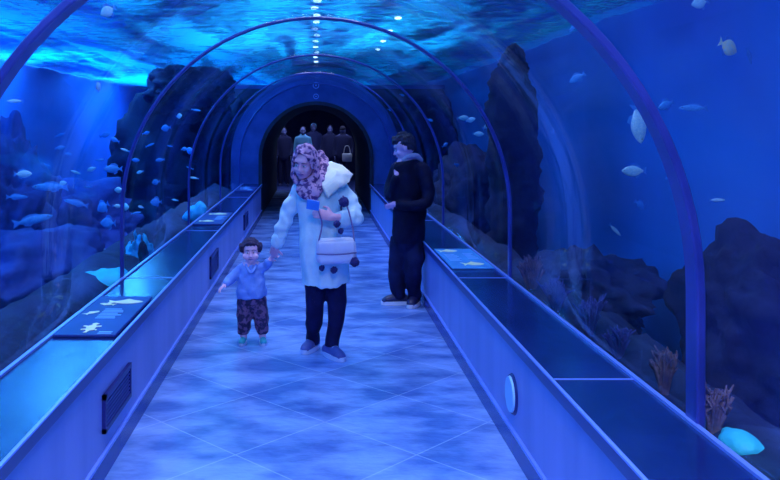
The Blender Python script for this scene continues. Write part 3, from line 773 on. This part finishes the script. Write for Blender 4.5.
b_ = bmesh.new(); tube(b_, [BT((.125,-.02,.05)), W(353,230,-.2), W(349,212,-.17), W(343,196,-.13)], [(.0055,.003)]*4, side=(1,0,0), n=8); obj('strap', b_, 'bag_seam', bt)
for px, py, dy, r in ((344,202,-.20,.034), (354.5,262,-.26,.032), (337,224,-.25,.024), (341,231,-.25,.020), (322,268,-.2,.020), (334,270,-.2,.024)):
    b_ = bmesh.new(); q = ell(b_, (0,0,0), (r,r,r), sub=3)
    for v in q: v.co += v.co.normalized()*r*.35*noise.noise(v.co*90)
    for v in b_.verts: v.co += W(px,py,dy)
    obj('pompom', b_, 'pom', bt)

# ---- toddler
D2 = 6.22
def C(px, py, dy=0): return P(px, py, D2+dy)
croot = C(253, 126); croot.z = 0
c_ = thing('person', 'dark-haired toddler in a light blue top and patterned trousers walking hand in hand', 'person', croot)
hr = rot_look(2, 2, -3); hc = C(251, 251.5, 0); kk = .80
bm = bmesh.new(); head(bm, hc, hr, kk, .8)
ell(bm, hc + V((-.035,-.045,-.03)), (.026,.028,.025)); ell(bm, hc + V((.035,-.045,-.03)), (.026,.028,.025))
tube(bm, [C(251,258,.02), C(251.5,267,.02)], [.035,.04])
tube(bm, [C(251,266,.01), C(251,278,0), C(251.5,290,0), C(252,299,0)], [(.075,.055), (.085,.07), (.085,.075), (.085,.07)], side=(1,0,0))
h1 = C(225, 284.5, -.06)
tube(bm, [C(243,269,.01), C(236,274,0), C(231,279,-.02), h1], [.032,.028,.025,.019])
hand(bm, h1, C(220,289,-.1)-h1, V((.3,-.2,-1)), 1, .55, 20)
h2 = C(269.5, 260.5, -.04)
tube(bm, [C(260,269,.01), C(264,267,0), C(267,264,-.02), h2], [.032,.028,.025,.019])
hand(bm, h2, C(275,254,-.06)-h2, V((.2,-1,0)), 1, .55, 35)
for xs in ((246,244.5,243.5), (258,261,262.5)):
    tube(bm, [C(xs[0],299), C(xs[1],318,-.01), C(xs[2],336,0)], [.052,.040,.028])
body = remeshed('body', bm, 'skin_c', c_, .006, 2)
face(c_, body, hc, hr, kk, 'hair_c')
bm = bmesh.new()
def HT(p): return hc + hr @ (V(p)*kk)
cap = bmesh.new(); ell(cap, (0,.022,.034), (.086,.096,.100), sub=4)
for v in cap.verts: 
    if v.co.z < .055 and v.co.y < -.02: v.co.y = max(v.co.y, -.02)
    v.co = HT(v.co)
for f_ in cap.faces: pass
tmp = bpy.data.meshes.new('t'); cap.to_mesh(tmp); cap.free(); bm.from_mesh(tmp); bpy.data.meshes.remove(tmp)
for s in (-1,1):
    ell(bm, HT((s*.082,-.01,.035)), (.022,.03,.036)); ell(bm, HT((s*.088,.0,.06)), (.018,.022,.022))
for i in range(5): ell(bm, HT((-.04+.02*i,-.072,.090-.003*abs(i-2))), (.013,.012,.014))
remeshed('hair', bm, 'hair_c', c_, .006, 2, (.008, 60))
bm = bmesh.new()
tube(bm, [C(251,263.5,.01), C(251,268,.01), C(251,280,0), C(251.5,291,0), C(252,297,0)], [(.055,.05), (.098,.072), (.100,.088), (.118,.102), (.114,.098)], side=(1,0,0), cap='flat')
tube(bm, [C(244,268,.01), C(236,274,0), C(230.5,279.5,-.02), C(226.5,283.5,-.05)], [.046,.040,.036,.030])
tube(bm, [C(258,269,.01), C(264,267,0), C(267,264,-.02), C(268.7,261.5,-.035)], [.046,.040,.035,.029])
top = remeshed('top', bm, 'hoodie', c_, .007, 3, (.010, 22))
b_ = bmesh.new(); tube(b_, [C(246,265,-.045), C(248,270,-.085), C(251,273,-.095), C(254,270,-.085), C(256,265,-.045)], [.010]*5, n=8); obj('collar', b_, 'hoodie', top)
bm = bmesh.new()
tube(bm, [C(252,294.5,0), C(252,300,0)], [(.100,.082), (.104,.085)], side=(1,0,0))
for xs in ((246,244.5,243.3), (258,261,262.7)):
    tube(bm, [C(xs[0],299), C(xs[1],316,-.01), C(xs[2],333.5,0)], [.064,.060,.042], cap='flat')
tr = remeshed('trousers', bm, 'camo', c_, .007, 3, (.010, 20))
for xs, td in ((243.4,(-.12,-1,0)), (262.8,(.15,-1,0))):
    a = C(xs, 336, .0); shoe(c_, a, td, .125, 'teal', 'sole', .62, laces=False)

# ---- man
D3 = 7.55
def Q(px, py, dy=0): return P(px, py, D3+dy)
mroot = Q(405, 126); mroot.z = 0
m0 = thing('person', 'man in a black jacket and dark trousers standing with his back turned', 'person', mroot)
# he faces away to the left: forward direction
fw = V((-.52, .85, 0)).normalized(); sd = V((fw.y, -fw.x, 0))     # sd points to his right side
yaw = math.degrees(math.atan2(fw.x, -fw.y))
hr = rot_look(-104, 20); hc = Q(404.5, 147.5, -.02)
bm = bmesh.new(); head(bm, hc, hr, 1.02, 1)
tube(bm, [Q(406,153,0), Q(410,164,.02)], [.055,.062])
tube(bm, [Q(410,163,.03), Q(410,178,.03), Q(410,200,.03), Q(408,222,.03), Q(407,240,.03)], [(.15,.08), (.16,.10), (.15,.10), (.14,.10), (.14,.10)], side=sd)
h1 = Q(397, 175, -.08)
tube(bm, [Q(397,168,.12), Q(391,184,.10), Q(391,195,.02), Q(394,184,-.05), h1], [.05,.042,.038,.032,.026])
hand(bm, h1, Q(397.5,163,-.06)-h1, V((.3,.5,.1)), -1, .95, 35)
h2 = Q(394, 204, -.05)
tube(bm, [Q(424,170,-.06), Q(428,186,-.10), Q(426,202,-.13), Q(410,205,-.16), h2], [.05,.042,.038,.032,.026])
hand(bm, h2, Q(387,207,-.02)-h2, V((0,.9,.2)), 1, .75, 30)
legs = (((402,238,.06),(399,255,.05),(396.5,272,.03),(398,288,.03),(399.5,300,.03)), ((413,241,.04),(414,256,-.01),(413,272,-.05),(414,288,-.02),(415,299.5,.0)))
for lg in legs: tube(bm, [Q(*p) for p in lg], [.070,.070,.056,.048,.036])
body = remeshed('body', bm, 'skin_m', m0, .0075, 2)
face(m0, body, hc, hr, 1.02)
def HT(p): return hc + hr @ (V(p)*1.02)
bm = bmesh.new()
ell(bm, HT((0,.030,.036)), (.086,.088,.090), hr); ell(bm, HT((0,-.012,.080)), (.070,.084,.046), hr); ell(bm, HT((0,.075,-.005)), (.062,.035,.055), hr)
ell(bm, HT((0,-.055,.105)), (.045,.035,.024), hr); ell(bm, HT((0,.02,.125)), (.04,.05,.022), hr)
remeshed('hair', bm, 'hair', m0, .007, 2, (.012, 40))
bm = bmesh.new()
tube(bm, [Q(410,159,.03), Q(410,165,.03), Q(410,180,.03), Q(410,200,.03), Q(409,222,.03), Q(408.5,243,.03)],
     [(.085,.07), (.175,.10), (.185,.125), (.170,.130), (.165,.125), (.165,.125)], side=sd, n=28, cap='flat')
tube(bm, [Q(399,168,.12), Q(391.5,184,.10), Q(391.5,196,.02), Q(394.5,186,-.05), Q(396.5,178,-.075)], [.072,.060,.054,.046,.040])
tube(bm, [Q(422,170,-.06), Q(427.5,186,-.10), Q(426,202,-.13), Q(411,206,-.16), Q(399,204.5,-.08)], [.074,.064,.056,.048,.040])
jk = remeshed('jacket', bm, 'jacket', m0, .009, 3, (.014, 10))
b_ = bmesh.new(); tube(b_, [Q(403,160,-.05), Q(409,156,-.06), Q(416,156,-.02), Q(420,160,.03), Q(415,159,.10)], [.020,.026,.028,.026,.02], n=12)
remeshed('hood', b_, 'collar', jk, .007, 2, (.008, 25), label='grey collar at his nape')
bm = bmesh.new()
tube(bm, [Q(408,232,.03), Q(408,241,.02)], [(.155,.12), (.15,.12)], side=sd)
for lg in legs: tube(bm, [Q(*p) for p in lg[:4]] + [Q(lg[4][0], lg[4][1]-2, lg[4][2])], [.104,.098,.080,.068,.062], cap='flat')
remeshed('trousers', bm, 'jeans', m0, .009, 3, (.014, 10))
for lg, td in zip(legs, ((-1,-.05,0), (-.42,-1,0))):
    shoe(m0, Q(*lg[4]), td, .25, 'sole_d', 'white', 1.1)

# ---- crowd in the hall beyond the archway
def far_person(label, px, dd, h, top, face_cam=True, w_=1.0, extra=None):
    s = F/dd; x = (px-VX)/s
    r = V((x, dd, 0)); k = h/1.7
    t = thing('person', label, 'person', r)
    rt = rot_look(0 if face_cam else 160, 5); hc_ = r + V((0,-.02,1.57*k))
    bm = bmesh.new(); head(bm, hc_, rt, k)
    tube(bm, [r+V((0,.02,1.50*k)), r+V((0,.02,1.38*k))], [.05*k,.06*k])
    tube(bm, [r+V((0,0,1.40*k)), r+V((0,0,1.2*k)), r+V((0,0,.95*k))], [(.15*k*w_,.08*k), (.15*k*w_,.10*k), (.14*k*w_,.10*k)], side=(1,0,0))
    for sgn in (-1,1):
        sh = r+V((sgn*.17*k*w_,0,1.36*k)); el = r+V((sgn*.22*k*w_,0,1.08*k)); wr = r+V((sgn*.20*k*w_,-.10,.86*k))
        tube(bm, [sh, el, wr], [.045*k,.038*k,.026*k]); hand(bm, wr, V((0,-.2,-1)), V((-sgn,0,0)), 1, k, 15)
        tube(bm, [r+V((sgn*.09*k,0,.92*k)), r+V((sgn*.10*k,-.01,.5*k)), r+V((sgn*.10*k,0,.09*k)), ], [.08*k,.055*k,.04*k])
        tube(bm, [r+V((sgn*.10*k,.03,.045*k)), r+V((sgn*.11*k,-.15*k,.035*k))], [.04*k,.035*k])
    b = remeshed('body', bm, 'skin_dim', t, .012, 2)
    bm = bmesh.new()
    tube(bm, [r+V((0,0,1.45*k)), r+V((0,0,1.38*k)), r+V((0,0,1.15*k)), r+V((0,0,.82*k))], [(.09*k,.08*k), (.20*k*w_,.11*k), (.18*k*w_,.13*k), (.19*k*w_,.14*k)], side=(1,0,0))
    for sgn in (-1,1):
        tube(bm, [r+V((sgn*.17*k*w_,0,1.36*k)), r+V((sgn*.22*k*w_,0,1.08*k)), r+V((sgn*.20*k*w_,-.09,.88*k))], [.06*k,.054*k,.042*k])
    remeshed('top', bm, top, t, .014, 2)
    bm = bmesh.new()
    for sgn in (-1,1): tube(bm, [r+V((sgn*.09*k,0,.92*k)), r+V((sgn*.10*k,0,.5*k)), r+V((sgn*.10*k,0,.10*k))], [.105*k,.08*k,.065*k])
    remeshed('trousers', bm, 'crowd_dark', t, .014, 2)
    bm = bmesh.new()
    ell(bm, hc_ + rt @ V((0,.03*k,.045*k)), (.085*k,.09*k,.085*k), rt); 
    remeshed('hair' if extra != 'cap' else 'cap', bm, 'crowd_light' if extra == 'cap' else 'hair', t, .012, 1)
    return t
far_person('distant visitor in dark clothes standing left in the far archway', 284, 22.6, 1.62, 'crowd_dark')
far_person('distant visitor in a light blue top seen above the headscarfed woman', 303, 22.0, 1.64, 'crowd_light')
far_person('distant visitor with a pale cap standing just behind the light blue one', 313.5, 23.4, 1.74, 'crowd_mid', extra='cap')
far_person('distant dark-clothed visitor right of the pale-capped one in the archway', 330, 22.8, 1.68, 'crowd_dark')
far_person('distant broad dark-clothed visitor nearest the right side of the far archway', 343, 22.2, 1.66, 'crowd_dark', False, 1.15)
c = V(((347-VX)/(F/21.9), 21.9, .82)); b_ = bmesh.new(); box(b_, -.13, .13, -.04, .04, -.12, .10, .02)
tube(b_, [V((-.09,0,.09)), V((-.05,0,.28)), V((.05,0,.28)), V((.09,0,.09))], [.01]*4, n=8)
for v in b_.verts: v.co += c
obj('handbag', b_, 'bag', None, c, label='small pale bag carried by the broad visitor in the far archway', category='bag')

# ------------------------------------------------------------------ lights
LP = [(.03*math.sin(i*2.3), 15.2+i*.8+.06*i*i, 4.1) for i in range(13)] + [(1.9+.04*i, 19+i*2.6, 4.15) for i in range(4)]  # rows of lamps added to make the glitter streaks over the tunnel
for i, (x, y, z) in enumerate(LP):
    t = thing('glitter_lamp', 'white lamp added over the water to make the glitter above the tunnel', 'lamp', (x,y,z), 'lamps over the water')
    b_ = bmesh.new(); q = bmesh.ops.create_cone(b_, cap_ends=True, segments=24, radius1=.16, radius2=.07, depth=.14)
    for v in b_.verts: v.co += V((x,y,z+.10))
    obj('shade', b_, 'black', t, smooth=False)
    b_ = bmesh.new(); ell(b_, (x,y,z), (.085,.085,.03)); obj('bulb', b_, 'lamp', t)
def area(name, loc, sx, sy, energy, col, rot=(0,0,0)):
    l = bpy.data.lights.new(name, 'AREA'); l.shape = 'RECTANGLE'; l.size = sx; l.size_y = sy; l.energy = energy; l.color = col
    o = bpy.data.objects.new(name, l); COL.objects.link(o); o.location = loc; o.rotation_euler = rot; return o
for y in (1.5, 6.2, 11):
    area('overhead_fill', (0, y, 6.0), 2.0, 3.6, 300, (.92,.82,.92)).data.spread = math.radians(84)  # unseen lights added above the tunnel to brighten its inside
area('overhead_fill', (0, -1.2, 5.2), 2.4, 1.2, 290, (.95,.82,.94), (math.radians(42),0,0)).data.spread = math.radians(65)  # unseen front fill added near the camera, tilted at the people
for s in (-1,1):
    for y in ((3, 9, 15, 21) if s < 0 else (3, 9, 15)):
        area('tank_fill', ((-4.5 if s < 0 else 2.6), y, 4.2 if s < 0 else 5.2), 1.2 if s < 0 else 2.5, 4, (350, 500, 850, 1100)[(y-3)//6] if s < 0 else 24, (.06,.45,1))  # unseen lights added over the tank, stronger toward the far left wall
for x, w_, e_ in ((-1.6, .6, 250), (1.7, .5, 150)):
    area('strip_fill', (x, 13.5, 3.25), w_, 30, e_, (.0,.55,1))  # unseen strips added to make cyan bands on the water surface
area('hall_light', (0, 21.7, 2.5), 4, .8, 45, (.5,.65,1))
wd = bpy.data.worlds.new('world'); sc.world = wd; wd.use_nodes = True
bg = wd.node_tree.nodes['Background']; bg.inputs[0].default_value = (.0,.36,1,1); bg.inputs[1].default_value = .12

# ------------------------------------------------------------------ camera
cam = bpy.data.cameras.new('camera'); co = bpy.data.objects.new('camera', cam); COL.objects.link(co)
co.location = (0,0,H); co.rotation_euler = (math.pi/2, 0, 0)
cam.sensor_fit = 'HORIZONTAL'; cam.sensor_width = 36; cam.lens = F/780*36
cam.shift_x = (390-VX)/780; cam.shift_y = -(240-VY)/780
cam.clip_start = .05; cam.clip_end = 200
sc.camera = co
sc.view_settings.view_transform = 'Standard'; sc.view_settings.look = 'None'; sc.view_settings.gamma = 1
sc.view_settings.use_curve_mapping = False; sc.view_settings.exposure = -.3
sc.cycles.transparent_max_bounces = 16; sc.cycles.max_bounces = 8
sc.cycles.sample_clamp_indirect = 4
